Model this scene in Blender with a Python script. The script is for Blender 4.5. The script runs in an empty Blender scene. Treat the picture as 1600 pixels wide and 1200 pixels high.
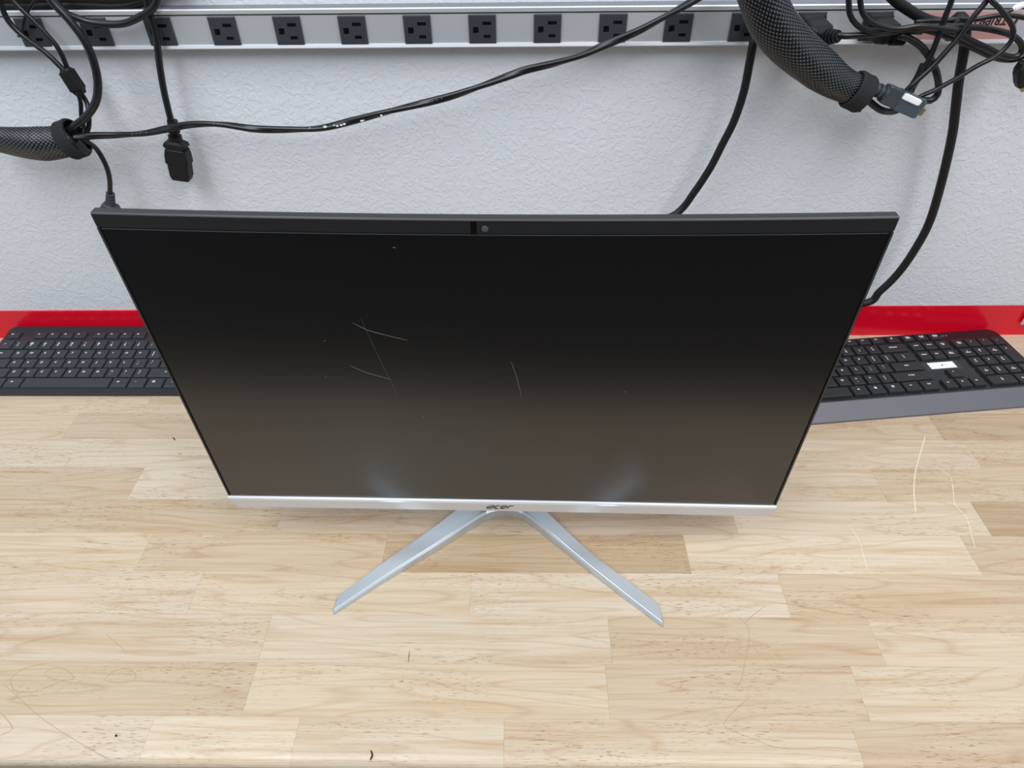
import bpy, math, random
import numpy as np
from mathutils import Vector, Matrix
random.seed(7); np.random.seed(7)
S = bpy.context.scene
COL = S.collection
MM = 0.001

# ------------------------------------------------------------ camera
F_PX, PITCH, YAW, ROLL, CAM_H = 1037.2, 41.345, -1.171, -0.745, 588.35
_a, _b, _c = map(math.radians, (PITCH, YAW, ROLL))
FW = Vector((math.sin(_b) * math.cos(_a), math.cos(_b) * math.cos(_a), -math.sin(_a)))
_r = Vector((math.cos(_b), -math.sin(_b), 0)); _u = _r.cross(FW)
RT = _r * math.cos(_c) + _u * math.sin(_c)
UP = -_r * math.sin(_c) + _u * math.cos(_c)
EYE = Vector((0, 0, CAM_H))
cam = bpy.data.cameras.new('camera'); cam_o = bpy.data.objects.new('camera', cam); COL.objects.link(cam_o)
cam.sensor_width = 36; cam.sensor_fit = 'HORIZONTAL'; cam.lens = F_PX * 36 / 1600
cam.clip_start = 0.01; cam.clip_end = 50
cam_o.matrix_world = Matrix(((RT.x, UP.x, -FW.x, 0), (RT.y, UP.y, -FW.y, 0), (RT.z, UP.z, -FW.z, CAM_H * MM), (0, 0, 0, 1)))
S.camera = cam_o

# ------------------------------------------------------------ light and exposure
S.view_settings.view_transform = 'Standard'
S.view_settings.look = 'None'
S.view_settings.gamma = 1
S.view_settings.use_curve_mapping = False
S.view_settings.exposure = -0.11
w = bpy.data.worlds.new('room_light'); S.world = w; w.use_nodes = True
bg = w.node_tree.nodes['Background']; bg.inputs[0].default_value = (0.80, 0.90, 1.0, 1); bg.inputs[1].default_value = 0.62

def area(name, loc, size, sy, power, col, rot):
    l = bpy.data.lights.new(name, 'AREA'); l.shape = 'RECTANGLE'; l.size = size; l.size_y = sy
    l.energy = power; l.color = col
    o = bpy.data.objects.new(name, l); COL.objects.link(o); o.location = loc; o.rotation_euler = rot
    return o
area('ceiling_tube_light', (-0.7, -0.35, 1.65), 0.65, 1.5, 24, (0.90, 0.96, 1.0), (math.radians(20), math.radians(-10), 0))
area('ceiling_tube_light', (0.7, -0.35, 1.65), 0.65, 1.5, 24, (1.0, 0.965, 0.95), (math.radians(20), math.radians(10), 0))

# ------------------------------------------------------------ helpers
def at(px, py, Y):
    d = FW + RT * ((px - 800) / F_PX) - UP * ((py - 600) / F_PX)
    return EYE + d * (Y / d.y)
def dep(p): return (p - EYE).dot(FW)
def srgb(*c):
    return tuple(((v / 255) / 12.92 if v / 255 <= .04045 else ((v / 255 + .055) / 1.055) ** 2.4) for v in c) + (1,)
def mat(name, color, rough=.5, metal=0, bump=None, spec=.5, coat=0):
    m = bpy.data.materials.new(name); m.use_nodes = True; nt = m.node_tree
    p = nt.nodes['Principled BSDF']
    p.inputs['Base Color'].default_value = color; p.inputs['Roughness'].default_value = rough
    p.inputs['Metallic'].default_value = metal; p.inputs['Specular IOR Level'].default_value = spec
    p.inputs['Coat Weight'].default_value = coat
    tc = nt.nodes.new('ShaderNodeTexCoord')
    n = nt.nodes.new('ShaderNodeTexNoise'); n.inputs['Scale'].default_value = bump[0] if bump else 900
    n.inputs['Detail'].default_value = 4
    nt.links.new(tc.outputs['Object'], n.inputs['Vector'])
    b = nt.nodes.new('ShaderNodeBump'); b.inputs['Strength'].default_value = bump[1] if bump else .05
    b.inputs['Distance'].default_value = bump[2] if bump else .0002
    nt.links.new(n.outputs['Fac'], b.inputs['Height']); nt.links.new(b.outputs['Normal'], p.inputs['Normal'])
    return m
class MB:
    """collects geometry given in millimetres"""
    def __init__(s): s.v = []; s.f = []; s.smooth = []
    def add(s, vs, fs, sm=False):
        o = len(s.v); s.v += [tuple(v) for v in vs]; s.f += [tuple(i + o for i in f) for f in fs]; s.smooth += [sm] * len(fs); return s
    def loft(s, rings, closed=True, caps=True, sm=False):
        n = len(rings[0]); vs = [p for r in rings for p in r]; fs = []
        for k in range(len(rings) - 1):
            for i in range(n if closed else n - 1):
                j = (i + 1) % n; fs.append((k * n + i, k * n + j, (k + 1) * n + j, (k + 1) * n + i))
        if caps: fs += [tuple(range(n))[::-1], tuple(range((len(rings) - 1) * n, len(rings) * n))]
        return s.add(vs, fs, sm)
    def box(s, x0, x1, y0, y1, z0, z1, b=0):
        if b <= 0:
            return s.loft([[(x0, y0, z), (x1, y0, z), (x1, y1, z), (x0, y1, z)] for z in (z0, z1)])
        def rr(z, i):
            X0, X1, Y0, Y1 = x0 + i, x1 - i, y0 + i, y1 - i
            return [(X0 + b, Y0, z), (X1 - b, Y0, z), (X1, Y0 + b, z), (X1, Y1 - b, z), (X1 - b, Y1, z), (X0 + b, Y1, z), (X0, Y1 - b, z), (X0, Y0 + b, z)]
        return s.loft([rr(z0, b * .7), rr(z0 + b, 0), rr(z1 - b, 0), rr(z1, b * .7)])
    def build(s, name, m, parent=None, loc=None, rot=None):
        me = bpy.data.meshes.new(name); me.from_pydata([(a * MM, b * MM, c * MM) for a, b, c in s.v], [], s.f)
        me.polygons.foreach_set('use_smooth', s.smooth)
        me.materials.append(m); me.update()
        return link(name, me, parent, loc, rot)
def fixn(o):
    import bmesh
    bm = bmesh.new(); bm.from_mesh(o.data); bmesh.ops.recalc_face_normals(bm, faces=bm.faces); bm.to_mesh(o.data); bm.free(); return o
def link(name, me, parent=None, loc=None, rot=None):
    o = bpy.data.objects.new(name, me); COL.objects.link(o)
    if parent: o.parent = parent
    if loc: o.location = [c * MM for c in loc]
    if rot: o.rotation_euler = rot
    return o
def thing(name, label, cat, loc=(0, 0, 0), rz=0, group=None):
    o = bpy.data.objects.new(name, None); COL.objects.link(o); o.empty_display_size = .02
    o.location = [c * MM for c in loc]; o.rotation_euler = (0, 0, rz)
    o['label'] = label; o['category'] = cat
    if group: o['group'] = group
    return o
def rrect(hx, hy, r, n=4):
    pts = []
    for cx, cy, a0 in ((hx - r, hy - r, 0), (-hx + r, hy - r, 90), (-hx + r, -hy + r, 180), (hx - r, -hy + r, 270)):
        for k in range(n + 1):
            a = math.radians(a0 + 90 * k / n); pts.append((cx + r * math.cos(a), cy + r * math.sin(a)))
    return pts
def spline(P, step=4.0):
    P = [Vector(p) for p in P]; out = []
    Q = [P[0] * 2 - P[1]] + P + [P[-1] * 2 - P[-2]]
    for i in range(1, len(Q) - 2):
        a, b, c, d = Q[i - 1:i + 3]; n = max(2, int((c - b).length / step))
        for k in range(n):
            t = k / n
            out.append(.5 * ((2 * b) + (c - a) * t + (2 * a - 5 * b + 4 * c - d) * t * t + (3 * b - a - 3 * c + d) * t ** 3))
    out.append(P[-1]); return out
def tube_mesh(pts, rad, seg=10, twist=None):
    """swept round tube in mm; rad number or function(t 0..1); returns MB"""
    m = MB(); n = len(pts); rings = []
    t0 = (pts[1] - pts[0]).normalized(); nrm = t0.orthogonal().normalized()
    L = 0
    for i, p in enumerate(pts):
        t = (pts[min(i + 1, n - 1)] - pts[max(i - 1, 0)]).normalized()
        nrm = (nrm - t * nrm.dot(t)).normalized(); bi = t.cross(nrm)
        r = rad(i / (n - 1)) if callable(rad) else rad
        if i: L += (p - pts[i - 1]).length
        ring = []
        for k in range(seg):
            a = 2 * math.pi * k / seg; rr = r
            if twist:  # two cores twisted together: an eight-shaped section that turns
                ph = a - L * twist; rr = r * (0.72 + 0.38 * abs(math.cos(ph)) ** 1.2)
            ring.append(p + (nrm * math.cos(a) + bi * math.sin(a)) * rr)
        rings.append(ring)
    return m.loft(rings, sm=True)
def pxpath(pp, Y0):
    """(x, y[, Y]) points seen in the photo, each at its own distance Y from the camera"""
    return [at(q[0], q[1], q[2] if len(q) > 2 else Y0) for q in pp]
def pw(px, p): return px * dep(p) / F_PX
def ribbon(pts, wdt, lift=0.05, th=0.06, nrm=Vector((0, 0, 1))):
    """thin flat mark along pts (mm) lying on a surface with normal nrm"""
    pts = [Vector(p) for p in pts]; m = MB(); rings = []
    for i, p in enumerate(pts):
        t = (pts[min(i + 1, len(pts) - 1)] - pts[max(i - 1, 0)]).normalized(); s = t.cross(nrm)
        k = wdt * (0.35 if i in (0, len(pts) - 1) else 1) / 2
        rings.append([p + s * k + nrm * (lift - th), p - s * k + nrm * (lift - th), p - s * k + nrm * lift, p + s * k + nrm * lift])
    return m.loft(rings)
_txt = {}
def text_mesh(body, size, m, shear=0, space=1.0, align='CENTER', line=.9, bold=0):
    key = (body, size, m.name, shear, align)
    if key in _txt: return _txt[key]
    cu = bpy.data.curves.new('legend', 'FONT'); cu.body = body; cu.size = size * MM; cu.shear = shear
    cu.align_x = align; cu.align_y = 'CENTER'; cu.extrude = .00003; cu.space_line = line; cu.space_character = space
    cu.offset = bold * MM; cu.resolution_u = 2
    o = bpy.data.objects.new('tmp', cu); COL.objects.link(o)
    dg = bpy.context.evaluated_depsgraph_get(); me = bpy.data.meshes.new_from_object(o.evaluated_get(dg))
    bpy.data.objects.remove(o); me.materials.clear(); me.materials.append(m); _txt[key] = me
    return me

# ------------------------------------------------------------ materials
def wood():
    m = mat('rubberwood', (0.6, 0.5, 0.36, 1), .33, bump=(300, .04, .0002), spec=.4); nt = m.node_tree; N = nt.nodes; L = nt.links
    p = N['Principled BSDF']; tc = N['Texture Coordinate']; oi = N.new('ShaderNodeObjectInfo')
    def math_(op, a, b=None, c=None):
        n = N.new('ShaderNodeMath'); n.operation = op
        for i, v in enumerate((a, b, c)):
            if v is None: continue
            if isinstance(v, (int, float)): n.inputs[i].default_value = v
            else: L.new(v, n.inputs[i])
        return n.outputs[0]
    off = N.new('ShaderNodeVectorMath'); off.operation = 'SCALE'; off.inputs[0].default_value = (7.1, 3.7, 5.3); L.new(oi.outputs['Random'], off.inputs['Scale'])
    add = N.new('ShaderNodeVectorMath'); add.operation = 'ADD'; L.new(tc.outputs['Object'], add.inputs[0]); L.new(off.outputs[0], add.inputs[1])
    def noise(sc, scale, det=3, dist=0, rough=.5):
        mp = N.new('ShaderNodeMapping'); mp.inputs['Scale'].default_value = sc; L.new(add.outputs[0], mp.inputs['Vector'])
        n = N.new('ShaderNodeTexNoise'); n.inputs['Scale'].default_value = scale; n.inputs['Detail'].default_value = det
        n.inputs['Distortion'].default_value = dist; n.inputs['Roughness'].default_value = rough
        L.new(mp.outputs[0], n.inputs['Vector']); return n.outputs['Fac']
    def ramp(v, a, b):
        r = N.new('ShaderNodeMapRange'); r.inputs[1].default_value = a; r.inputs[2].default_value = b; L.new(v, r.inputs[0]); return r.outputs[0]
    streak = ramp(noise((1.6, 26, 26), 2.6, 4, .6), .5, .78)       # broad tan heartwood streaks
    fine = ramp(noise((9, 300, 300), 1.5, 3, .2), .38, .7)         # fine grain
    pores = ramp(noise((75, 850, 850), 1.6, 2, 0), .60, .67)       # short open pores
    zone = ramp(noise((4, 12, 12), 2.2, 2), .42, .62)
    mp = N.new('ShaderNodeMapping'); mp.inputs['Scale'].default_value = (1.3, 13, 13); L.new(add.outputs[0], mp.inputs['Vector'])
    n0 = N.new('ShaderNodeTexNoise'); n0.inputs['Scale'].default_value = 2.2; n0.inputs['Detail'].default_value = 1; L.new(mp.outputs[0], n0.inputs['Vector'])
    rings = math_('PINGPONG', math_('MULTIPLY', n0.outputs['Fac'], 22), 1.0)
    rings = ramp(rings, .72, 1.0)
    def mix(fac, a, b, mode='MIX'):
        x = N.new('ShaderNodeMix'); x.data_type = 'RGBA'; x.blend_type = mode
        if isinstance(fac, float): x.inputs[0].default_value = fac
        else: L.new(fac, x.inputs[0])
        for i, v in ((6, a), (7, b)):
            if isinstance(v, tuple): x.inputs[i].default_value = v
            else: L.new(v, x.inputs[i])
        return x.outputs[2]
    c = oi.outputs['Color']
    c = mix(math_('MULTIPLY', streak, .75), c, (0.80, 0.63, 0.46, 1), 'MULTIPLY')
    c = mix(math_('MULTIPLY', fine, .34), c, (0.74, 0.60, 0.44, 1), 'MULTIPLY')
    c = mix(math_('MULTIPLY', rings, .34), c, (0.72, 0.54, 0.38, 1), 'MULTIPLY')
    c = mix(math_('MULTIPLY', math_('MULTIPLY', pores, zone), .75), c, (0.42, 0.30, 0.19, 1), 'MULTIPLY')
    L.new(c, p.inputs['Base Color'])
    return m
WOOD = wood()
def wallmat():
    m = mat('knockdown_plaster', srgb(213, 217, 224), .55, spec=.3); nt = m.node_tree; N = nt.nodes; L = nt.links
    p = N['Principled BSDF']; tc = N['Texture Coordinate']; b = N['Bump']
    n1 = N['Noise Texture']; n1.inputs['Scale'].default_value = 105; n1.inputs['Detail'].default_value = 3; n1.inputs['Distortion'].default_value = 1.2
    r = N.new('ShaderNodeValToRGB'); r.color_ramp.elements[0].position = .47; r.color_ramp.elements[1].position = .56
    L.new(n1.outputs['Fac'], r.inputs[0])
    n2 = N.new('ShaderNodeTexNoise'); n2.inputs['Scale'].default_value = 260; n2.inputs['Detail'].default_value = 4; L.new(tc.outputs['Object'], n2.inputs['Vector'])
    v = N.new('ShaderNodeTexVoronoi'); v.feature = 'F1'; v.inputs['Scale'].default_value = 95; L.new(tc.outputs['Object'], v.inputs['Vector'])
    r2 = N.new('ShaderNodeValToRGB'); r2.color_ramp.elements[0].position = .1; r2.color_ramp.elements[1].position = .24
    L.new(v.outputs['Distance'], r2.inputs[0])
    a = N.new('ShaderNodeMath'); a.operation = 'MULTIPLY_ADD'; L.new(n2.outputs['Fac'], a.inputs[0]); a.inputs[1].default_value = .7; L.new(r.outputs[0], a.inputs[2])
    a2 = N.new('ShaderNodeMath'); a2.operation = 'MULTIPLY_ADD'; L.new(r2.outputs[0], a2.inputs[0]); a2.inputs[1].default_value = -.35; L.new(a.outputs[0], a2.inputs[2])
    L.new(a2.outputs[0], b.inputs['Height']); b.inputs['Strength'].default_value = .36; b.inputs['Distance'].default_value = .0009
    return m
WALL = wallmat()
RED = mat('red_laminate', srgb(222, 12, 42), .16, bump=(60, .02, .0003), spec=.45)
ALU = mat('brushed_aluminium', srgb(205, 209, 214), .42, .55, (500, .05, .0002))
ALU_E = mat('bright_aluminium_edge', srgb(212, 215, 219), .45, .5)
OUT = mat('outlet_plastic', srgb(50, 53, 60), .45)
SLOT = mat('slot_dark', srgb(4, 4, 5), .8, spec=.1)
CBL = mat('black_pvc', srgb(19, 21, 24), .33, spec=.5)
CBL2 = mat('matte_black_rubber', srgb(17, 18, 20), .5, spec=.35)
CON = mat('dark_grey_plastic', srgb(58, 64, 70), .45)
SILV = mat('silver_plastic', srgb(206, 206, 209), .35, .25)
FOOT = mat('satin_foot_metal', srgb(196, 205, 212), .32, .6, (900, .03, .0002))
BEZ = mat('bezel_plastic', srgb(31, 32, 34), .42)
BODY = mat('monitor_shell', srgb(40, 43, 47), .45)
SCR = mat('matte_screen', srgb(11, 11, 13), .27, spec=.92)
GAP = mat('gap_black', srgb(6, 6, 7), .6)
KEY1 = mat('left_key_plastic', srgb(47, 52, 57), .42)
CASE1 = mat('left_case_plastic', srgb(46, 47, 53), .35)
KEY2 = mat('right_key_plastic', srgb(33, 34, 37), .5)
CASE2 = mat('right_case_gloss', srgb(30, 30, 33), .22)
STRIPK = mat('palm_strip_grey', srgb(112, 110, 117), .42, .35)
RIM = mat('dark_red_rim', srgb(120, 22, 30), .2)
WHT = mat('white_print', srgb(225, 228, 230), .6)
BLU = mat('blue_print', srgb(90, 110, 185), .6)
PAPER = mat('white_label', srgb(240, 243, 246), .6)
TAPE = mat('clear_tape_dark', srgb(46, 48, 52), .18)
VEL = mat('velcro_strap', srgb(24, 27, 31), .85, bump=(700, .6, .0005))
SALM = mat('red_tinted_label', srgb(190, 142, 139), .45)
INK = mat('black_ink', srgb(18, 16, 18), .6)
SCRW = mat('pale_scratch', srgb(230, 219, 200), .6)
SCRD = mat('dark_scuff', srgb(168, 144, 116), .7)
SCRB = mat('black_speck', srgb(50, 40, 32), .7)
SCRG = mat('glass_scratch', srgb(120, 122, 120), .5)
CLEAR = mat('clear_cap_plastic', srgb(72, 82, 92), .12)
LENS = mat('camera_lens', srgb(80, 82, 86), .15)
BRASS = mat('metal_contact', srgb(190, 170, 120), .3, .8)
FLOOR = mat('dark_floor', srgb(52, 50, 49), .6)
def braid():
    m = mat('braided_sleeve', srgb(22, 26, 30), .28, spec=.7, bump=(1500, .1, .0002)); nt = m.node_tree
    a = nt.nodes.new('ShaderNodeAttribute'); a.attribute_name = 'weave'
    r = nt.nodes.new('ShaderNodeValToRGB'); e = r.color_ramp.elements
    e[0].position = .5; e[0].color = srgb(9, 11, 14); e[1].position = .97; e[1].color = srgb(98, 109, 116)
    nt.links.new(a.outputs['Fac'], r.inputs[0]); nt.links.new(r.outputs[0], nt.nodes['Principled BSDF'].inputs['Base Color']); return m
BRAID = braid()

# ------------------------------------------------------------ the setting
WY = 778.0
_tf = lambda x: 774.2 + x * .0043   # the wall and its trim are not quite square to the bench
o = MB().loft([[(x, _tf(x) + 2.4, -900), (x, _tf(x) + 2.4, 1300), (x, WY + 60, 1300), (x, WY + 60, -900)] for x in (-1600, 1600)]).build('wall_back', WALL); fixn(o); o['kind'] = 'structure'
o = MB().box(-3200, 3200, -3000, WY, -960, -900).build('floor', FLOOR); o['kind'] = 'structure'
o = MB().box(-3200, 3200, -3060, -3000, -900, 1700).build('wall_front', mat('far_wall_paint', srgb(120, 120, 122), .7)); o['kind'] = 'structure'
o = MB().loft([[(x, _tf(x), -38), (x, _tf(x), 48.7 + .0026 * x), (x, _tf(x) + .2, 48.9 + .0026 * x), (x, WY, 48.9 + .0026 * x), (x, WY, -38)] for x in (-800, 760)]).build('trim_1', RED); fixn(o); o['kind'] = 'structure'

# ------------------------------------------------------------ workbench of wooden staves
bench = thing('workbench', 'pale butcher block wooden workbench top under the monitor and keyboards', 'workbench')
rowY = [198.8, 236.6, 284.2, 331.3, 378.9, 425.9, 471.6, 519.2, 565.5, 612.0, 659.0, 706.0, 752.0, 774.0]
joints = [[-960, -620, -315, -190, -15, 277, 640, 1000], [-980, -600, -241, 75, 295, 690, 1010], [-900, -540, -241, 82, 328, 720],
          [-1000, -650, -325, -51, 257, 610, 980], [-800, -397, -144, 171, 462, 800], [-900, -610, -265, 230, 496, 860],
          [-1000, -446, -80, 405, 780], [-900, -544, -190, 130, 535, 900], [-950, -571, -250, 110, 512, 850],
          [-830, -490, -170, 210, 560, 900], [-980, -640, -300, 60, 420, 730], [-860, -420, -60, 300, 640, 980], [-900, -450, 50, 500, 730]]
pale, cream, mid, tan, dark = (.615, .508, .382), (.645, .55, .43), (.565, .45, .325), (.49, .372, .252), (.48, .345, .23)
tone = {(0, 1): cream, (0, 2): cream, (0, 3): cream, (0, 4): cream, (0, 5): pale, (0, 6): mid, (1, 1): mid, (1, 2): mid, (1, 3): pale, (1, 4): mid, (1, 5): pale,
        (2, 2): pale, (2, 3): cream, (2, 4): mid, (2, 5): pale, (2, 1): pale, (3, 2): pale, (3, 3): pale, (3, 4): cream, (3, 5): mid, (4, 1): pale, (4, 2): mid, (4, 3): tan,
        (4, 4): cream, (4, 5): mid, (5, 1): pale, (5, 2): mid, (5, 3): mid, (5, 4): cream, (5, 5): tan, (6, 1): mid, (6, 2): cream, (6, 3): pale, (6, 4): mid,
        (7, 1): cream, (7, 2): cream, (7, 4): pale, (7, 5): mid, (8, 1): pale, (8, 2): mid, (8, 4): mid, (8, 5): tan}
for r in range(len(rowY) - 1):
    xs = [-1300] + joints[r] + [1300]; y0, y1 = rowY[r] + .03, rowY[r + 1] - .03
    for k in range(len(xs) - 1):
        x0, x1 = xs[k] + .03, xs[k + 1] - .03; cx, cy = (x0 + x1) / 2, (y0 + y1) / 2
        m = MB(); hx = (x1 - x0) / 2; hy = (y1 - y0) / 2; b = .1
        if r == 0:   # front row carries the rounded front edge
            prof = [(-hy + 10, -38), (-hy, -34), (-hy, -9)] + [(-hy + 9 - 9 * math.cos(math.radians(a)), -9 + 9 * math.sin(math.radians(a))) for a in (15, 30, 45, 60, 75)] + [(-hy + 9, 0), (hy - b, 0), (hy, -b), (hy, -38)]
        else:
            prof = [(-hy, -38), (-hy, -b), (-hy + b, 0), (hy - b, 0), (hy, -b), (hy, -38)]
        rear = (lambda x, y: y + (_tf(cx + x) - .15 - y1 if r == len(rowY) - 2 and y > 0 else 0))   # the last row follows the wall
        m.loft([[(x, rear(x, y), z - (b if abs(x) == hx and z > -.01 else 0)) for y, z in prof] for x in (-hx, -hx + b, hx - b, hx)])
        o = m.build('plank', WOOD, bench, (cx, cy, 0)); fixn(o)
        c = tone.get((r, k)) or random.choice([pale, cream, mid, pale]); j = random.uniform(.965, 1.03)
        o.color = (c[0] * j, c[1] * j, c[2] * j * random.uniform(.97, 1.02), 1)
for X in (-1180, 1120):
    for Y in (260, 700):
        MB().box(X, X + 60, Y, Y + 60, -900, -38, 3).build('leg', RED, bench)
def mark(pp, wd, m, name='scratch'):
    P = []
    for a, b in pp:
        d = FW + RT * ((a - 800) / F_PX) - UP * ((b - 600) / F_PX); P.append(EYE + d * (-CAM_H / d.z))
    return ribbon(spline(P, 6), wd).build(name, m, bench)
mark([(1446, 680), (1437, 712), (1430, 740), (1428, 770), (1431, 802)], .95, SCRW)
mark([(1462, 730), (1485, 745), (1490, 775), (1493, 790), (1510, 808), (1518, 835), (1524, 858)], .6, SCRW)
mark([(1325, 818), (1343, 845), (1349, 868), (1356, 890)], .5, SCRW)
mark([(1150, 960), (1168, 978), (1170, 1000), (1165, 1030), (1158, 1062), (1147, 1080)], .45, SCRD)
mark([(1196, 947), (1178, 960), (1163, 974)], .5, SCRD)
mark([(1172, 1090), (1150, 1108), (1131, 1130), (1140, 1140), (1175, 1154), (1210, 1167), (1250, 1170), (1300, 1168), (1345, 1174), (1390, 1184)], .45, SCRD)
mark([(640, 1016), (638, 1035)], .7, SCRB)
mark([(579, 1172), (582, 1180), (578, 1188)], 1.6, SCRB)
mark([(270, 683), (274, 688)], 1.8, SCRB)
mark([(278, 708), (284, 711)], 1.2, SCRD)
mark([(180, 1148), (183, 1151)], 2.2, SCRB)
mark([(5, 1068), (60, 1118), (110, 1152), (168, 1186)], .4, SCRD)
mark([(165, 990), (184, 1007), (197, 1018)], .5, SCRD)
mark([(235, 802), (240, 815)], .5, SCRD)

GRN = mat('grain_line', srgb(180, 148, 108), .5)
for g in ([(68, 1053), (82, 1044), (98, 1044), (110, 1052), (116, 1061), (100, 1063), (80, 1060), (68, 1053)], [(76, 1037), (45, 1042), (22, 1054), (17, 1068), (28, 1082), (52, 1081), (75, 1073), (104, 1061)],
          [(162, 1062), (176, 1050), (196, 1045), (211, 1052), (210, 1063), (185, 1067), (162, 1062)], [(338, 1056), (345, 1045), (358, 1037), (378, 1034)], [(0, 1112), (14, 1128), (20, 1139), (8, 1146), (0, 1149)],
          [(1200, 940), (1260, 948), (1330, 962)], [(1040, 1072), (1056, 1066), (1066, 1068), (1058, 1078), (1044, 1080)]):
    mark(g, .7, GRN, 'grain_line')

# ------------------------------------------------------------ monitor (all-in-one computer)
MX, MY, MZ = -22.84, 414.8, 69.4
mon = thing('monitor', 'black widescreen desktop monitor with silver chin and V-shaped silver foot, standing on the workbench', 'monitor', (MX, MY, 0), math.radians(-1.063))
tilt = math.radians(1.74)
def sag(u, v): return v - 3.6 * (1 - (u / 270.5) ** 2) * max(0, min(1, v / 311)) + .9 * (1 - (u / 270.5) ** 2) * max(0, 1 - max(v, 0) / 311)
def panel(name, m, fn, parent=mon, n=24):
    o = fn; o.v = [(a, b, sag(a, c)) for a, b, c in o.v]
    q = o.build(name, m, parent, (0, 0, MZ) if parent is mon else None, (tilt, 0, 0) if parent is mon else None); return fixn(q)
def sbox(x0, x1, y0, y1, z0, z1, b=0, n=24, cut=0):
    """box subdivided along x so that it can bow"""
    m = MB(); rings = []
    prof = [(y0 + b, z0), (y1 - b, z0), (y1, z0 + b), (y1, z1 - b), (y1 - b, z1), (y0 + b, z1), (y0, z1 - b), (y0, z0 + b)] if b else [(y0, z0), (y1, z0), (y1, z1), (y0, z1)]
    cy, cz = (y0 + y1) / 2, (z0 + z1) / 2
    xs = [x0 + (x1 - x0) * k / n for k in range(n + 1)]
    if b:
        ins = lambda x: [(x, cy + (y - cy) * (1 - 2 * b / max(y1 - y0, 4 * b)), cz + (z - cz) * (1 - 2 * b / (z1 - z0))) for y, z in prof]
        rings.append(ins(xs[0])); xs[0] += b; xs[-1] -= b
    for x in xs: rings.append([(x, y, z) for y, z in prof])
    if b: rings.append(ins(x1))
    return m.loft(rings)
# bezel: four bars round the display
TOPV, DISP = 312.4, 300.3
bz = sbox(-270.5, 270.5, 0, 8, DISP, TOPV, 1.1)
bz.loft([[(x, y, z) for x, y in ((-270.5, 0.6), (-268.6, 0), (-268.6, 8), (-270.5, 8))] for z in np.linspace(0, DISP, 12)])
bz.loft([[(x, y, z) for x, y in ((270.5, 0.6), (268.6, 0), (268.6, 8), (270.5, 8))] for z in np.linspace(0, DISP, 12)])
bezel = panel('bezel', BEZ, bz)
panel('lip_highlight', mat('painted_lip_highlight', srgb(84, 82, 80), .35), sbox(-269.0, 269.0, -.15, 1.0, TOPV - 1.3, TOPV - .55), bezel)  # lighter colour paints the highlight along the top front edge
panel('gasket', GAP, sbox(-268.6, 268.6, 1.2, 7, 0, DISP))
panel('seam_highlight', mat('seam_highlight_grey', srgb(70, 68, 68), .5), sbox(-267, 267, -.05, .5, DISP - .35, DISP + .1), bezel)  # grey strip paints the faint highlight where bezel meets glass
# display glass, slightly recessed
gl = MB(); xs = np.linspace(-267.0, 267.0, 25); zs = np.linspace(1.0, DISP - .1, 14)
vs = [(x, .35, z) for z in zs for x in xs] + [(x, 1.6, z) for z in zs for x in xs]; fs = []
nx, nz = len(xs), len(zs)
for j in range(nz - 1):
    for i in range(nx - 1):
        a = j * nx + i; fs.append((a, a + 1, a + nx + 1, a + nx))
        a += nx * nz; fs.append((a, a + nx, a + nx + 1, a + 1))
gl.add(vs, fs, True)
screen = panel('screen', SCR, gl)
# camera and shutter in the top bezel
cxu = -2.2
lensm = MB(); ringp = lambda r, y: [(cxu + r * math.cos(a), y, 305.2 + r * math.sin(a)) for a in np.linspace(0, 2 * math.pi, 20, endpoint=False)]
lensm.loft([ringp(2.4, .4), ringp(2.4, -.15), ringp(1.9, -.3), ringp(.6, -.4)])
panel('webcam_lens', LENS, lensm)
panel('webcam_shutter', SLOT, MB().box(-11.9, -7.8, -.25, .5, 301, 310.6, .12))
# back shell
sh = MB()
def ringb(hx, z0, z1, y): return [(a, y, (z0 + z1) / 2 + b) for a, b in rrect(hx, (z1 - z0) / 2, 12)]
sh.loft([ringb(269.3, -13, TOPV - 9, 8), ringb(268.5, -12.5, TOPV - 10, 9.8), ringb(258, -6, TOPV - 20, 18), ringb(250, 0, 300 - 18, 20)], sm=False)
sh.loft([ringb(240, 4, 230, 18), ringb(225, 10, 215, 38), ringb(215, 16, 205, 42)])
panel('back_shell', BODY, sh)
# chin
ch = MB(); zz = []
def chin_ring(x, k=0):
    t = abs(x) / 270.5; e = max(0, (abs(x) - 262) / 8.5)
    zb = -16.6 + 5.5 * e ** 2
    return [(x, -1.6, -.4), (x, -.2, .8), (x, 8, .8), (x, 8, zb), (x, .4, zb), (x, -.8, zb + .8), (x, -1.9, -2.6)]
ch.loft([chin_ring(x) for x in [-270.3, -268, -265, -262] + list(np.linspace(-255, 255, 22)) + [262, 265, 268, 270.3]])
chin = panel('chin', SILV, ch)
panel('chin_edge', mat('polished_edge', srgb(225, 229, 236), .18, .7), sbox(-269.8, 269.8, -2.1, -.3, -2.9, -.2, .5), chin)
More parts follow.
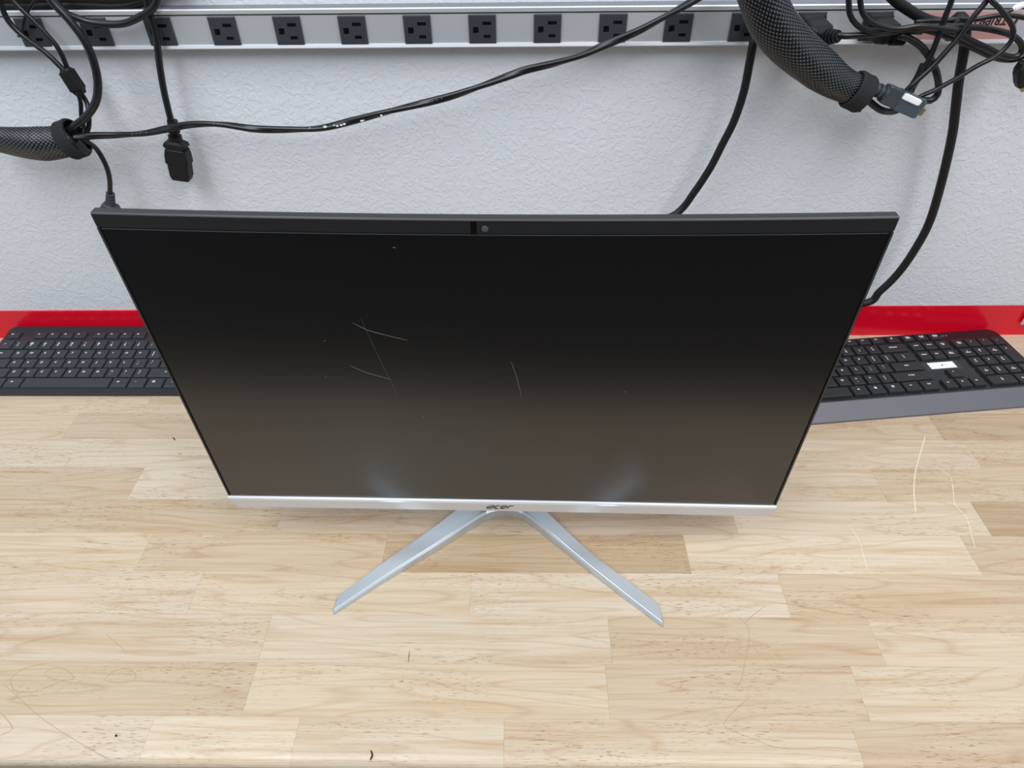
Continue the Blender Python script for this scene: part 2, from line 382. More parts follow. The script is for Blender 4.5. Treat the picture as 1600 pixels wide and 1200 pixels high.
# logo strokes on the chin: a c e r
lg = MB()
def stroke(P, wd):
    m = ribbon([(x, 0, z) for x, z in P], wd, .25, 1.4, Vector((0, -1, 0))); lg.add(m.v, m.f)
sx = lambda x, z: (x + z * .42 - 12.8, z * 1.0 - 10.9)
def st(P, wd=1.05): stroke([sx(*p) for p in P], wd)
st([(1.2, 4.9), (5.4, 4.9), (6.2, 4.2), (5.2, .2)], 1.2); st([(5.6, 2.7), (1.2, 2.7), (.2, 1.9), (.2, .7), (.9, .15), (5.2, .15)], 1.0)
st([(12.2, 4.9), (9.4, 4.9), (8.0, 3.6), (7.7, 1.2), (8.6, .15), (12, .15)], 1.2)
st([(13.8, 2.6), (18.3, 2.6), (18.7, 4.2), (17.8, 4.9), (15.2, 4.9), (13.9, 3.7), (13.6, 1.2), (14.5, .15), (18.2, .15)], 1.05)
st([(20.2, 0), (20.6, 3.2), (21.6, 4.7), (25.6, 4.9)], 1.3)
lo = panel('logo', mat('logo_grey', srgb(66, 66, 68), .4), lg, chin); lo.location = (0, -.00165, 0); lo['label'] = 'dark grey logo lettering'
# scratches on the glass
def smark(pp, wd):
    P = []
    for a, b in pp:
        q = at(a, b, MY) - Vector((MX, MY, 0)); P.append((q.x, 0, q.z - MZ))
    c, s_ = math.cos(tilt), math.sin(tilt)
    ribbon(spline(P, 6), wd, .0, .2, Vector((0, -1, 0))).build('screen_scratch', SCRG, screen, (0, .22, 0))
smark([(553, 499), (575, 510), (600, 517), (638, 526)], .24)
smark([(566, 492), (580, 525), (594, 555), (608, 585), (618, 605), (620, 619)], .07)
smark([(549, 568), (575, 579), (612, 589)], .2)
smark([(799, 558), (808, 585), (815, 614)], .26)
smark([(616, 378), (621, 379)], .4)
for a, b in ((508, 528), (661, 649), (975, 604), (509, 586), (662, 774)): smark([(a, b), (a + 2, b + .5)], .5)
# foot: two legs meeting in a rounded hub
inner = [(-179.4, 328.5), (-129.5, 370.7), (-84.2, 406.4), (-50.6, 434.6), (-35.4, 444.8), (-19.8, 448.6), (-4.1, 446.2), (9.1, 437.7), (26.6, 421.4), (73.8, 376.8), (134.3, 323.0)]
outer = [(-178.6, 347.8), (-140.9, 384.6), (-100.7, 421), (-71.3, 450), (-52, 468), (-20, 478), (8, 468), (24.6, 450.5), (63.4, 407.5), (97.3, 376.8), (132.3, 346.6)]
def resamp(P, n):
    P = spline([(a, b, 0) for a, b in P], 3); L = [0]
    for i in range(1, len(P)): L.append(L[-1] + (P[i] - P[i - 1]).length)
    out = []
    for k in range(n):
        t = L[-1] * k / (n - 1); i = max(0, min(len(L) - 2, int(np.searchsorted(L, t)) - 1))
        f = (t - L[i]) / (L[i + 1] - L[i]); out.append(P[i].lerp(P[i + 1], f))
    return out
IN, OU = resamp(inner, 61), resamp(outer, 61)
def footpart(i0, i1, name, parent):
    m = MB(); rings = []
    for i in range(i0, i1 + 1):
        t = 1 - abs(i - 30) / 30; h = 5.2 + 8.5 * min(1, t * 1.15); a, b = IN[i], OU[i]
        d = (b - a).normalized(); q = 1.0
        tip = 1 if i in (0, 60) else 0
        pr = [(0, .4), (0, h - 2.6), (.5, h - 2.0), (2.6, h - .2), (3.2, h), ('o', -2.2, h), ('o', -.4, h - 1.8), ('o', -.4, .4)]
        ring = []
        W = (b - a).length
        for c in pr:
            s_, z = (W + c[1], c[2]) if c[0] == 'o' else c
            p = a + d * s_; ring.append((p.x - MX, p.y - MY, z))
        rings.append(ring)
    m.loft(rings); return fixn(m.build(name, FOOT, parent))
footpart(0, 27, 'leg', mon); footpart(33, 60, 'leg', mon); footpart(27, 33, 'foot_hub', mon)
nk = MB(); nk.loft([[(a, 62 + b, z) for a, b in rrect(30, 5, 3)] for z in (8, 90)]); nk.loft([[(a, 52 + b, z) for a, b in rrect(30, 11, 3)] for z in (85, 175)])
nk.build('stand_neck', FOOT, mon)

# ------------------------------------------------------------ keyboards
def keymesh(wd, dp, h, m, name='key'):
    K = MB()
    def r(ix, iy0, iy1, z): return [(-wd / 2 + ix, -dp / 2 + iy0, z), (wd / 2 - ix, -dp / 2 + iy0, z), (wd / 2 - ix, dp / 2 - iy1, z), (-wd / 2 + ix, dp / 2 - iy1, z)]
    K.loft([r(0, 0, 0, 0), r(.7, .8, .5, h - .5), r(1.3, 1.5, 1.0, h)])
    me = bpy.data.meshes.new(name); me.from_pydata([(a * MM, b * MM, c * MM) for a, b, c in K.v], [], K.f); me.materials.append(m); me.update(); return me
_km = {}
def place_keys(kb, u, rows, rowpos, h, gap, deps, km, zfun, slope, ls, legend_dx, shear=0):
    for row, keys in rows.items():
        y = rowpos[row]; dp = deps.get(row, deps[None])
        for x0, wu, txt, *opt in keys:
            tall = opt and opt[0] == 'tall'; d = dp; yy = y
            if tall: d = dp + (rowpos[row] - rowpos[opt[1]]); yy = (rowpos[row] + rowpos[opt[1]]) / 2
            kk = (round(wu, 3), round(d, 2), km.name)
            if kk not in _km: _km[kk] = keymesh(wu * u - gap, d, h, km)
            k = link('key', _km[kk], kb, ((x0 + wu / 2) * u, yy, zfun(yy)), (slope, 0, 0))
            if txt:
                two = '\n' in txt
                sz = ls if len(txt) <= 1 or two and len(txt) <= 3 else ls * .62
                mm_ = BLU if opt and opt[0] == 'blue' else WHT
                me = text_mesh(txt, sz, mm_, line=.85 if two else 1, bold=.11)
                link('legend', me, k, (legend_dx if len(txt) <= 3 else 0, 1.6 + (-1 if two else 0) + ((d - dp) / 2), h + .03))
def layout(lk):
    f = [(0, 1, 'Esc')]
    if lk: f += [(2 + i, 1, 'F%d' % (i + 1)) for i in range(4)] + [(6.5 + i, 1, 'F%d' % (i + 5)) for i in range(4)] + [(11 + i, 1, 'F%d' % (i + 9)) for i in range(4)] + [(15.25, 1, 'Prt'), (16.25, 1, 'Scr'), (17.25, 1, 'Pau')]
    else: f += [(1.8 + i, 1, 'F%d' % (i + 1)) for i in range(12)] + [(14, 1, '#'), (15.15, 1, 'PrtSc\nSysRq'), (16.2, 1, 'Scroll\nLock'), (17.25, 1, 'Pause\nBreak')]
    R = {'F': f}
    num = ['~\n`', '!\n1', '@\n2', '#\n3', '$\n4', '%\n5', '^\n6', '&\n7', '*\n8', '(\n9', ')\n0', '_\n-', '+\n=']
    R['1'] = [(i, 1, t) for i, t in enumerate(num)] + [(13, 2, 'Backspace'), (15.25, 1, 'Insert'), (16.25, 1, 'Home'), (17.25, 1, 'Page\nUp'), (18.5, 1, 'Num\nLock'), (19.5, 1, '/'), (20.5, 1, '*'), (21.5, 1, '-')]
    R['Q'] = [(0, 1.5, 'Tab')] + [(1.5 + i, 1, t) for i, t in enumerate(list('QWERTYUIOP') + ['{\n[', '}\n]'])] + [(13.5, 1.5, '|\n\\'), (15.25, 1, 'Delete'), (16.25, 1, 'End'), (17.25, 1, 'Page\nDown'), (18.5, 1, '7\nHome'), (19.5, 1, '8\n↑'), (20.5, 1, '9\nPgUp')]
    R['A'] = [(0, 1.75, 'Caps')] + [(1.75 + i, 1, t) for i, t in enumerate(list('ASDFGHJKL') + [':\n;', '"\n\''])] + [(12.75, 2.25, 'Enter'), (18.5, 1, '4\n←'), (19.5, 1, '5'), (20.5, 1, '6\n→')]
    R['Q'].append((21.5, 1, '+', 'tall', 'A'))
    R['Z'] = [(0, 2.25, 'Shift')] + [(2.25 + i, 1, t) for i, t in enumerate(list('ZXCVBNM') + ['<\n,', '>\n.', '?\n/'])] + [(12.25, 2.75, '⇧ Shift'), (16.25, 1, '↑'), (18.5, 1, '1\nEnd'), (19.5, 1, '2\n↓'), (20.5, 1, '3\nPgDn'), (21.5, 1, 'Enter', 'tall', 'S')]
    if lk: R['S'] = [(0, 1.25, 'Ctrl'), (1.25, 1.25, 'Fn'), (2.5, 1.25, 'Alt'), (3.75, 6.25, ''), (10, 1.25, 'Alt'), (11.25, 1.25, 'Fn', 'blue'), (12.5, 1.25, '▤'), (13.75, 1.25, 'Ctrl')]
    else: R['S'] = [(0, 1.25, 'Ctrl'), (1.25, 1.25, 'Win'), (2.5, 1.25, 'Alt'), (3.75, 5.05, ''), (8.8, 1.2, 'Alt'), (10, 1.2, '❖'), (11.2, 1.25, '▤'), (12.45, 1.25, 'Fn'), (13.7, 1.2, 'Ctrl')]
    R['S'] += [(15.25, 1, '←'), (16.25, 1, '↓'), (17.25, 1, '→'), (18.5, 2, '0\nIns'), (20.5, 1, '.\nDel')]
    return R
# left keyboard
LKx, LKy = -736.5, 643.6
kb = thing('keyboard', 'black keyboard with dark keys on the left side, against the red trim', 'keyboard', (LKx, LKy, 0))
def outline(x0, x1, y0, y1, r):
    return [((x0 + x1) / 2 + a, (y0 + y1) / 2 + b) for a, b in rrect((x1 - x0) / 2, (y1 - y0) / 2, r, 6)]
Lz = lambda y: 9.3 + 9.5 * y / 124
cs = MB(); o1 = outline(-7, 442, 0, 125.6, 13); o2 = outline(-5.5, 440.5, 2.0, 124.2, 12)
cs.loft([[(a, b, .2) for a, b in o1], [(a, b, Lz(b) - 3.5) for a, b in o1], [(a, b, Lz(b) + (4 if b > 122 else 0) * 0) for a, b in o2]])
fixn(cs.build('case', CASE1, kb))
rr_ = [(a, b) for a, b in o2 if b > 111.5]
fixn(MB().loft([[(a, b, Lz(b) - .5) for a, b in rr_], [(a, b, Lz(b) + 4.2 * (b - 112) / 12.2) for a, b in rr_]]).build('rear_ridge', mat('rear_ridge_gloss', srgb(34, 30, 35), .14), kb))
place_keys(kb, 19.05, layout(True), {'F': 107.6, '1': 87.2, 'Q': 68.3, 'A': 49.7, 'Z': 31.4, 'S': 12.8}, 3.2, 1.4, {None: 17.0, 'F': 12.5}, KEY1, lambda y: Lz(y) - .1, math.radians(4.38), 4.6, -2.6)
# right keyboard
RA = math.radians(6.5); ca, sa = math.cos(RA), math.sin(RA)
def rk(s_, t_): return (s_ * ca - t_ * sa, s_ * sa + t_ * ca)
ox, oy = rk(321.8, 546.6)
kb2 = thing('keyboard', 'black keyboard with grey palm strip and a numbered white sticker, on the right side', 'keyboard', (ox, oy, 0), RA)
cs = MB(); o1 = outline(-8, 435, 22, 145.5, 13); o2 = outline(-7.4, 434.4, 22, 144.9, 12.5)
cs.loft([[(a, b, .4) for a, b in o1], [(a, b, 13.3) for a, b in o1], [(a, b, 14) for a, b in o2]])
fixn(cs.build('case', CASE2, kb2))
rm = MB(); ra = outline(-9.5, 437.2, 24, 147.2, 14)
rm.loft([[(a, b, .2) for a, b in ra], [(a, b, 10.5) for a, b in ra]]); fixn(rm.build('red_rim', RIM, kb2))
fixn(MB().loft([[(x, 0, .3), (x, 23.8, .3), (x, 23.8, 14.3), (x, 22.5, 14.5), (x, .6, 2.6)] for x in (-8.5, 436)]).build('palm_strip', STRIPK, kb2))
place_keys(kb2, 19.1, layout(False), {'F': 134.2, '1': 115.2, 'Q': 95.4, 'A': 76.2, 'Z': 56.6, 'S': 37.8}, 3.6, 2.2, {None: 16.8, 'F': 13.2}, KEY2, lambda y: 14.0, 0, 4.4, -1.2)
MB().box(16.5 * 19.1 - 25, 16.5 * 19.1 + 25, 76 - 10, 76 + 10.5, 13.9, 14.15, .05).build('clear_tape', TAPE, kb2)
stk = MB().box(16.5 * 19.1 - 18, 16.5 * 19.1 + 18, 76 - 6, 76 + 6.5, 14.1, 14.35, .05).build('sticker', PAPER, kb2); stk['label'] = 'white sticker reading 4'
link('sticker_number', text_mesh('4', 5.5, INK, bold=.12), stk, (16.5 * 19.1, 76, 14.4))
link('indicator_print', text_mesh('1 A ⇩  8', 2.6, WHT), kb2, (18.6 * 19.1, 137, 14.05))

# ------------------------------------------------------------ power strip
SY = 758.0
ps = thing('power_strip', 'long aluminium power strip with a row of black outlets on the back wall', 'power strip', (0, SY, 0))
zb, zt = 393.4, 431.0
fixn(MB().loft([[(x, 0, zb + 4.0), (x, 0, zt - 5), (x, 20, zt - 5), (x, 20, zb + 4.0)] for x in (-900, 640)]).build('housing', ALU, ps))
fixn(MB().loft([[(x, 0, zt - 5.2), (x, -.8, zt - 4.6), (x, -1.2, zt - 1), (x, -.4, zt), (x, 20, zt), (x, 20, zt - 5.2)] for x in (-900, 640)]).build('upper_lip', ALU_E, ps))
fixn(MB().loft([[(x, 0, zb + 4.2), (x, -1.6, zb + 3.8), (x, -2.4, zb + 1), (x, -1.4, zb), (x, 20, zb), (x, 20, zb + 4.2)] for x in (-900, 640)]).build('lower_lip', ALU_E, ps))
fixn(MB().box(-900, 640, -.25, .2, zt - 5.9, zt - 5.2).build('groove', SLOT, ps))
MB().box(-900, 640, .5, 20.2, zt - .2, zt + .15).build('top_face', mat('strip_top_dark_reflection', srgb(128, 132, 140), .5, .3), ps)  # darker grey stands for dark surroundings reflected in the strip's top
# outlet face with recessed slots
OW, OH = 26.6, 25.2
slots = [(13.4, 22.6, 5.6, 8.7), (14.4, 21.8, 17.8, 20.8), (3.6, 9.4, 10.4, 16.1)]
def outlet_mesh():
    xs = sorted({0, OW, *[s for a in slots for s in a[:2]]}); zs = sorted({0, OH, *[s for a in slots for s in a[2:]]})
    m = MB(); yf = -2.6
    for i in range(len(xs) - 1):
        for j in range(len(zs) - 1):
            cx, cz = (xs[i] + xs[i + 1]) / 2, (zs[j] + zs[j + 1]) / 2
            if any(a[0] < cx < a[1] and a[2] < cz < a[3] for a in slots): continue
            m.add([(xs[i], yf, -zs[j]), (xs[i + 1], yf, -zs[j]), (xs[i + 1], yf, -zs[j + 1]), (xs[i], yf, -zs[j + 1])], [(0, 1, 2, 3)])
    e = .7
    m.loft([[(0, yf, 0), (OW, yf, 0), (OW, yf, -OH), (0, yf, -OH)], [(-e, yf + e, e), (OW + e, yf + e, e), (OW + e, yf + e, -OH - e), (-e, yf + e, -OH - e)], [(-e, 1, e), (OW + e, 1, e), (OW + e, 1, -OH - e), (-e, 1, -OH - e)]], caps=False)
    return m
om = outlet_mesh(); om_me = None; sl_me = []
X0, PIT, ZT = -323.17, 67.155, 423.6
for i, k in enumerate(range(-4, 11)):
    loc = (X0 + k * PIT, 0, ZT)
    if om_me is None:
        q = fixn(om.build('outlet', OUT, ps, loc)); om_me = q.data
        for a in slots:
            m = MB(); c = .9 if a[0] < 5 else 0
            P = [(a[0], a[2]), (a[1] - 2.2 * (c > 0), a[2]), (a[1], a[2] + 2.0 * (c > 0)), (a[1], a[3] - 2.0 * (c > 0)), (a[1] - 2.2 * (c > 0), a[3]), (a[0], a[3])]
            m.loft([[(x, -2.4, -z) for x, z in P], [(x, -1.2, -z) for x, z in P]])
            s_ = fixn(m.build('slot', SLOT, q)); sl_me.append(s_.data)
    else:
        q = link('outlet', om_me, ps, loc)
        for me in sl_me: link('slot', me, q)
lb = MB().box(0, 97, -.5, 0, -14, 12.0).build('maker_label', SALM, ps, (408, 0, 411))
lb['label'] = 'reddish label with black upside-down lettering'
t = link('lettering', text_mesh('TRIPP·LITE', 11, INK, shear=.1, bold=.3), lb, (61, -.55, 4)); t.rotation_euler = (math.radians(90), math.pi, 0)
fixn(MB().loft([[(94.2, y, 8), (96.6, y, 8), (93.5, y, -11), (91.2, y, -11)] for y in (-.55, -.3)]).build('label_edge', INK, lb))

# small tag at the right end of the trim
a0 = at(1594, 507, 773.4)
tg = MB().box(0, 30, 772.9, 773.9, a0.z, a0.z + 20).build('asset_tag', mat('tag_paper', srgb(178, 172, 172), .5), None, (a0.x, 0, 0))
tg['label'] = 'small grey printed tag stuck on the red trim at the far right'; tg['category'] = 'tag'
MB().box(1.5, 29, 772.6, 773.2, a0.z + 9, a0.z + 20).build('printed_band', INK, tg)

# ------------------------------------------------------------ cables
def cable(label, pp, Y, wpx, m=CBL, tail=None, name='cable', group=None, twist=None, head=None):
    P = pxpath(pp, Y); r = pw(wpx, P[len(P) // 2]) / 2
    if head: P = [Vector(h) for h in head] + P
    if tail: P = P + [Vector(t_) for t_ in tail]
    root = thing(name, label, 'cable', tuple(P[0]), 0, group)
    pts = [q - P[0] for q in spline(P, 2.5 if twist else 4)]
    fixn(tube_mesh(pts, r, 16 if twist else 12, twist).build('cord', m, root)); root['r'] = r
    return root, P[0]
def frame(p, q):
    d = (q - p); L = d.length; d.normalize(); n = Vector((0, -1, 0)); n = (n - d * n.dot(d)).normalized(); s_ = d.cross(n); return d, s_, n, L
def conn(name, m, parent, org, p, q, rings, seg=4, round_=.3):
    """lofted plug body; rings (t, half width, half depth[, side shift]) in mm along p->q"""
    d, s_, n, L = frame(p, q); M = MB(); R = []
    for t, hw, hd, *sh in rings:
        c = p + d * (t * L) - org
        R.append([c + s_ * (a + (sh[0] if sh else 0)) + n * b for a, b in rrect(hw, hd, min(hw, hd) * round_, seg)])
    M.loft(R); return fixn(M.build(name, m, parent))
def ribs(name, m, parent, org, p, q, r0, r1, n):
    R = []
    for k in range(n):
        a, b = k / n, (k + .55) / n; ra = r0 + (r1 - r0) * a
        R += [(a, ra, ra), (b, ra, ra), (b + .001, ra * .72, ra * .72), ((k + 1) / n - .001, ra * .72, ra * .72)]
    return conn(name, m, parent, org, p, q, R, 5, .95)
def sleeve(label, pp, Y, widths, cells, nu, nv, flat=.8):
    P = pxpath(pp, Y); root = thing('cable_sleeve', label, 'cable sleeve', tuple(P[0]))
    pts = spline(P, 1.2); n = len(pts); W = [pw(a, b) / 2 for a, b in zip(widths, P)]
    T = np.linspace(0, 1, len(P)); L = [0]
    for i in range(1, n): L.append(L[-1] + (pts[i] - pts[i - 1]).length)
    seg = nv; nrm = Vector((0, -1, 0)); rings = []; wv = []
    for i, p in enumerate(pts):
        t = (pts[min(i + 1, n - 1)] - pts[max(i - 1, 0)]).normalized(); nn = (nrm - t * nrm.dot(t)).normalized(); bi = t.cross(nn)
        r = float(np.interp(i / (n - 1), T, W)); ring = []
        for k in range(seg):
            a = 2 * math.pi * k / seg; u_ = L[i] / 5.2 * math.pi; v_ = a * cells / 2
            h = abs(math.sin(u_ + v_)) * abs(math.sin(u_ - v_)); lump = 1 + .035 * math.sin(3 * a + L[i] * .03)
            wv.append(h); rr = (r * lump + (h - .5) * 1.2)
            ring.append(p - P[0] + (bi * math.cos(a) * rr + nn * math.sin(a) * rr * flat))
        rings.append(ring)
    M = MB().loft(rings, sm=True); bo = fixn(M.build('braid', BRAID, root))
    at_ = bo.data.attributes.new('weave', 'FLOAT', 'POINT'); at_.data.foreach_set('value', wv)
    return root, P, W
def strap(root, P0, p, q, r, flat=.8, wid=None):
    d, s_, n, L = frame(p, q); M = MB(); R = []
    prof = [(0, 1.0), (0, 1.10), (.15, 1.16), (.5, 1.14), (.85, 1.16), (1, 1.10), (1, 1.0)]
    for t, k in prof:
        c = p + d * (t * L) - P0
        R.append([c + (s_ * math.cos(a) + n * math.sin(a) * flat) * r * k for a in np.linspace(0, 2 * math.pi, 28, endpoint=False)])
    M.loft(R, caps=False, sm=False)
    return fixn(M.build('strap', VEL, root))

# --- left group
lsl, P, W = sleeve('black braided cable sleeve with a fabric strap at the left, below the power strip', [(-60, 205), (-20, 214), (20, 221), (60, 225), (90, 223), (108, 219), (117, 215)], 722, [38, 38, 40, 47, 52, 48, 42], 26, 0, 170)
pa, pb = at(103, 221, 722), at(121, 214, 722)
strap(lsl, P[0], pa, pb, pw(52, pa) / 2)
tb = conn('strap_tail', VEL, lsl, P[0], at(119, 224, 712), at(139, 240, 712), [(0, 6, 1.2), (.5, 5.5, 1.2), (.75, 4, 1.2), (1, 4.6, 1.2)])
cable('thick black cable curving from the strap of the left sleeve up over the power strip', [(90, 225, 722), (113, 200, 720), (133, 184), (149, 161), (153, 133), (147, 99), (133, 65), (108, 31), (82, 3), (60, -30), (40, -90)], 722, 12.5)
c, P0 = cable('thin black cable running up left from the moulded splitter', [(108, 118), (98, 108), (71, 82), (37, 57), (14, 34), (2, 8), (-6, -30), (-15, -80)], 738, 8.5)
c, P0 = cable('black cable with a barrel-shaped moulded splitter above the left sleeve', [(130, 215, 726), (138, 201, 730), (139, 181, 734), (136, 161), (127, 146), (112, 120), (106, 108), (93, 79), (76, 57), (51, 31), (25, 6), (0, -25), (-25, -70)], 741, 7.5)
conn('splitter', CBL2, c, P0, at(101, 107, 739), at(127, 147, 739), [(0, 4.5, 4), (.08, 6, 5), (.1, 7.2, 6), (.8, 7.6, 6.2), (.84, 6.4, 5.4), (1, 5, 4.4)], 4, .5)
cable('second strand below the moulded splitter, tucked into the left sleeve', [(120, 140, 736), (126, 160), (127, 181), (131, 200, 732), (128, 220, 724)], 736, 6.5)
cable('black cable hanging in a shallow loop across the second outlet', [(60, -60), (80, -12), (99, 17), (127, 31), (156, 37), (193, 37), (221, 25), (241, 10), (247, -15), (246, -70)], 742, 11)
cable('thin dark cable bent close to the strip beside the first outlet', [(62, -30), (55, -2), (45, 15), (38, 30), (34, 48), (29, 57)], 748, 4.5)
for i, (lab, pp, wd) in enumerate([('lowest black cable of the dark bundle lying over the strip top at left', [(-60, 6), (20, 10), (90, 8), (150, 9), (200, 8), (260, -14)], 15),
                                   ('middle black cable of the dark bundle over the strip top at left', [(-60, -6), (30, -3), (110, -4), (180, 0), (235, -8), (300, -30)], 16),
                                   ('uppermost black cable of the dark bundle over the strip top at left', [(-60, -20), (60, -17), (160, -14), (250, -22), (320, -50)], 17)]):
    cable(lab, pp, 764, wd, CBL2)
c, P0 = cable('black power cord hanging before the third outlet, ending in a socket connector', [(215, -70), (226, -12), (235, 23), (244, 57), (249, 99), (255, 136), (262, 168), (269, 195)], 748, 10.5)
pA, pB = at(268, 186, 748), at(285, 279, 748)
ribs('strain_relief', CBL2, c, P0, at(269, 188, 748), at(275, 223, 748), 5.6, 8.0, 3)
conn('socket_connector', CBL2, c, P0, at(274, 219, 748), pB, [(0, 6, 6), (.06, 11.5, 8), (.13, 12.6, 8.6), (.2, 9.6, 8), (.22, 11.5, 8.6), (.36, 12.8, 9), (.56, 13.2, 9), (.58, 11.6, 8.6), (.9, 11.3, 8.4), (1, 9.6, 7.4)], 3, .3)
c, P0 = cable('long thin twisted black cable crossing the wall from the left sleeve', [(112, 214, 720), (123, 214.5, 722), (147, 212, 728), (184, 211), (227, 208), (263, 201), (300, 194.5), (347, 194.5), (400, 201.5), (456, 202.5), (503, 200), (550, 189), (612, 173), (659, 162), (706, 150), (753, 134), (800, 117), (823, 109), (866, 99), (909, 86), (952, 67.5), (996, 49), (1039, 26), (1090, -3), (1160, -50)], 733, 10.5, twist=.032)
def fleck(parent, P0, x, y, r, m=WHT, Y=729.2):
    p = at(x, y, Y); M = MB(); n = 7
    R = [[p - P0 + Vector((math.cos(a) * r * 1.4 * k, -h, math.sin(a) * r * k * random.uniform(.7, 1.1))) for a in np.linspace(0, 6.283, n, endpoint=False)] for k, h in ((1, 0), (.8, .6))]
    M.loft(R); fixn(M.build('paint_fleck', m, parent))
for x, y, r in ((508, 198, 1.7), (522, 196, .9), (527, 197, 1.1), (533, 195.5, 1.2), (538, 194, 1.3), (565, 189, 1.2), (568, 188, .8), (596, 180.5, 1.1), (484, 200, .6)): fleck(c, P0, x, y, r)
for x, y in ((207, 209.5), (213, 208.5), (219, 208), (229, 207), (334, 193.6), (341, 193.8), (348, 194), (662, 161), (669, 159.4), (676, 157.6), (683, 156), (690, 154)): fleck(c, P0, x, y, .55, mat('cable_print', srgb(120, 126, 130), .6) if 'cable_print' not in bpy.data.materials else bpy.data.materials['cable_print'])
c, P0 = cable('grey cable dropping from the left sleeve to a ribbed plug behind the monitor corner', [(112, 214, 722), (134, 221, 724), (150, 232), (164, 255), (171, 278), (172, 306)], 735, 7.5)
ribs('strain_relief', CON, c, P0, at(172.5, 302, 735), at(172.5, 320, 735), 4.6, 5.6, 4)
conn('plug', CON, c, P0, at(172.5, 319, 735), at(173, 352, 735), [(0, 7.5, 5), (.06, 8.5, 6), (.14, 8.6, 6.2), (.16, 9.6, 7), (1, 9.4, 7)], 3, .25)

# --- right group
rsl, P, W = sleeve('large black braided cable sleeve at the upper right with a strap', [(1165, -70), (1190, -8), (1207, 32), (1234, 68), (1268, 99), (1305, 127), (1342, 144), (1352, 149)], 700, [66, 66, 68, 66, 62, 58, 47, 40], 32, 0, 200, .85)
pa, pb = at(1330, 138, 700), at(1352, 149, 700)
strap(rsl, P[0], pa, pb, pw(50, pa) / 2, .85)
conn('strap_tail', VEL, rsl, P[0], at(1322, 164, 694), at(1345, 172, 694), [(0, 2.6, 2), (.5, 3.2, 2), (1, 2, 1.6)])
fleck(rsl, P[0], 1341, 167, .9, WHT, 691)
c, P0 = cable('grey ribbed video cable end with a clear cap, sticking out of the right sleeve', [(1335, 140, 700), (1352, 134, 697), (1366, 137), (1380, 142)], 696, 9, CON)
ribs('strain_relief', CON, c, P0, at(1358, 135, 695), at(1386, 147, 695), 6.3, 6.8, 4)
conn('plug', CON, c, P0, at(1381, 145, 695), at(1408, 157, 695), [(0, 8.2, 5), (.1, 9, 5.6), (1, 9, 5.6)], 3, .25)
conn('clear_cap', CLEAR, c, P0, at(1402, 154.5, 695), at(1436, 169.5, 695), [(0, 9.6, 6.2), (.9, 9.6, 6.2), (1, 8.8, 5.6)], 3, .2)
conn('white_band', PAPER, c, P0, at(1411, 149, 690), at(1437, 161, 690), [(0, 2.6, 2.4), (.1, 3.2, 2.6), (.9, 3.2, 2.6), (1, 2.4, 2)], 3, .5)
conn('metal_tip', BRASS, c, P0, at(1434, 171, 696), at(1441, 175, 696), [(0, 4, 3), (1, 4, 3)])
cable('black cable looping from under the clear-capped plug up to the second plug', [(1340, 142, 702), (1360, 160, 703), (1377, 172, 704), (1396, 174), (1420, 164), (1438, 157), (1454, 157), (1465, 147), (1466, 127), (1461, 108), (1451, 88), (1437, 71), (1418, 59), (1404, 55)], 712, 10.5)
cable('steep black cable with a thick moulded end right of the big sleeve', [(1414, 152, 704), (1422, 140), (1431, 128), (1438, 118), (1454, 88), (1468, 52), (1479, 21), (1488, -3), (1500, -60)], 708, 8.5)
cable('black cable slanting up between the steep cable and the wide loop', [(1408, 150, 706), (1420, 138), (1435, 124), (1457, 104), (1478, 81), (1499, 57), (1522, 25), (1543, 0), (1575, -45)], 702, 8.5)
cable('short thick black cable end behind the clear-capped plug', [(1408, 168, 712), (1418, 152), (1426, 134), (1434, 122), (1444, 100)], 718, 12, CBL2)
cable('thin black cable making a wide loop that ends above the clear-capped plug', [(1428, 158, 700), (1440, 150), (1464, 139), (1499, 120), (1527, 103), (1556, 88), (1574, 72), (1583, 57), (1582, 41), (1571, 24), (1560, 11), (1545, -3), (1520, -40)], 697, 7.5)
cable('thick black power cord dropping from the strip end down the wall behind the monitor', [(1484, 60, 748), (1488, 38, 744), (1497, 26), (1506, 30), (1509, 50), (1506, 80), (1498, 127), (1493, 170), (1487, 215), (1471, 285), (1453, 345), (1432, 386), (1405, 425), (1375, 455), (1345, 475)], 738, 14, CBL2,
      tail=[(340, 742, 74), (285, 728, 60), (235, 700, 22), (180, 665, 8), (100, 630, 8)])
cable('black power cord running down the wall from the big sleeve to the monitor', [(1168, 32, 752), (1178, 45, 746), (1177, 65), (1171, 99), (1162, 144), (1147, 189), (1129, 225), (1110, 262), (1085, 300), (1058, 333)], 736, 12.5, CBL2,
      tail=[(140, 720, 190), (90, 670, 90), (60, 600, 12), (40, 530, 6)])
def wallplug(k, label, path, tipx, tipy, w_, Ym=712, extra=None):
    ox_ = X0 + k * PIT + OW / 2; oz = ZT - OH / 2
    c, P0 = cable(label, path, Ym, w_)
    p, q = Vector((ox_ - 2, SY - 3, oz + 2)), Vector((ox_ + 4, SY - 34, oz - 3))
    d = (q - p); L = d.length; d.normalize(); s_ = Vector((1, 0, 0)); s_ = (s_ - d * s_.dot(d)).normalized(); n = d.cross(s_)
    M = MB(); R = []
    for t, hw, hd in ((0, 12, 11), (.25, 12.5, 11.5), (.3, 11, 10), (.75, 12, 9), (.95, 9, 7), (1, 6, 5)):
        cc = p + d * t * L - P0; R.append([cc + s_ * a + n * b for a, b in rrect(hw, hd, 3.5, 3)])
    M.loft(R); fixn(M.build('plug', CBL2, c))
    e = at(tipx, tipy, Ym)
    ribs('strain_relief', CBL2, c, P0, q + Vector((2, 4, 0)), e, 8, 5.2, 5)
    return c
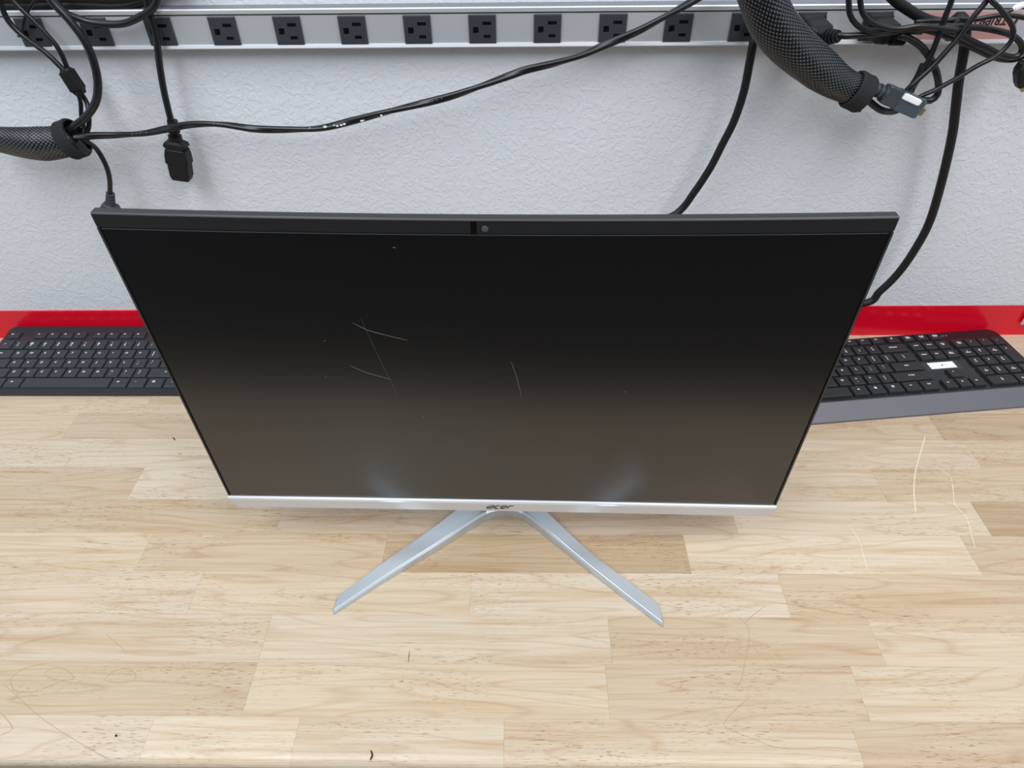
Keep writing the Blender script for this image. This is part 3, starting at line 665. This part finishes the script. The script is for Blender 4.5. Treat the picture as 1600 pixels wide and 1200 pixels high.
wallplug(9, 'black plug just right of the big sleeve, cord running right along the strip', [(1306, 54, 714), (1320, 56), (1340, 55), (1373, 52), (1407, 48), (1442, 44), (1471, 42), (1513, 42), (1542, 45), (1573, 52), (1588, 60), (1597, 71), (1595, 83), (1584, 89), (1563, 85), (1542, 75), (1520, 65), (1499, 54), (1479, 47), (1460, 43, 716)], 1311, 57, 9.5, 711)
wallplug(10, 'second black plug right of the big sleeve, cord drooping at the far right', [(1404, 56, 727), (1415, 50), (1440, 46), (1476, 55), (1499, 64), (1520, 74), (1542, 85), (1563, 92), (1584, 93), (1600, 87), (1625, 70)], 1415, 62, 9.5, 728)
cable('thin black cable bending left of the second plug, the outer of two bends', [(1322, -50), (1326, 0), (1328, 22), (1337, 37), (1353, 47), (1375, 50), (1400, 49, 712), (1440, 50, 716)], 708, 8.5)
cable('thin black cable dropping onto the second plug, the inner of two bends', [(1340, -50), (1344, 0), (1348, 20), (1360, 34), (1382, 43), (1407, 45), (1440, 41), (1500, 48)], 704, 8.5)
cable('thick black cable entering over the strip at upper right and running right', [(1350, -60), (1380, -20), (1398, 0), (1416, 13), (1437, 26), (1458, 34), (1480, 36), (1500, 35, 720)], 728, 16, CBL2)
cable('black cable arching rightwards over the reddish label', [(1430, 34), (1457, 33), (1480, 32), (1500, 30), (1520, 31), (1542, 27), (1563, 24), (1585, 25), (1610, 30), (1640, 40)], 722, 7.5)
c, P0 = cable('pale-banded cable at the upper right corner above the reddish label', [(1552, 26, 730), (1562, 22), (1572, 19), (1584, 14), (1594, 8), (1606, 4), (1640, -8)], 728, 6)
conn('white_band', PAPER, c, P0, at(1582, 15, 728), at(1600, 6, 728), [(0, 1.8, 1.8), (.2, 2.7, 2.6), (.8, 2.9, 2.8), (1, 2, 2)], 4, .8)
c, P0 = cable('dark plug hanging at the right edge of the picture below the strip', [(1640, 40), (1625, 66), (1610, 88), (1603, 104)], 720, 9)
conn('plug', CBL2, c, P0, at(1602, 96, 720), at(1597, 134, 720), [(0, 5, 5), (.2, 7.5, 6.5), (.4, 8.2, 7), (.8, 6.8, 6), (1, 5, 5)], 3, .4)
conn('plug_tip', BRASS, c, P0, at(1598, 131, 720), at(1599, 141, 720), [(0, 3.4, 3.4), (1, 2.6, 2.6)], 3, .4)
for o_ in bpy.data.objects:
    if 'r' in o_: del o_['r']
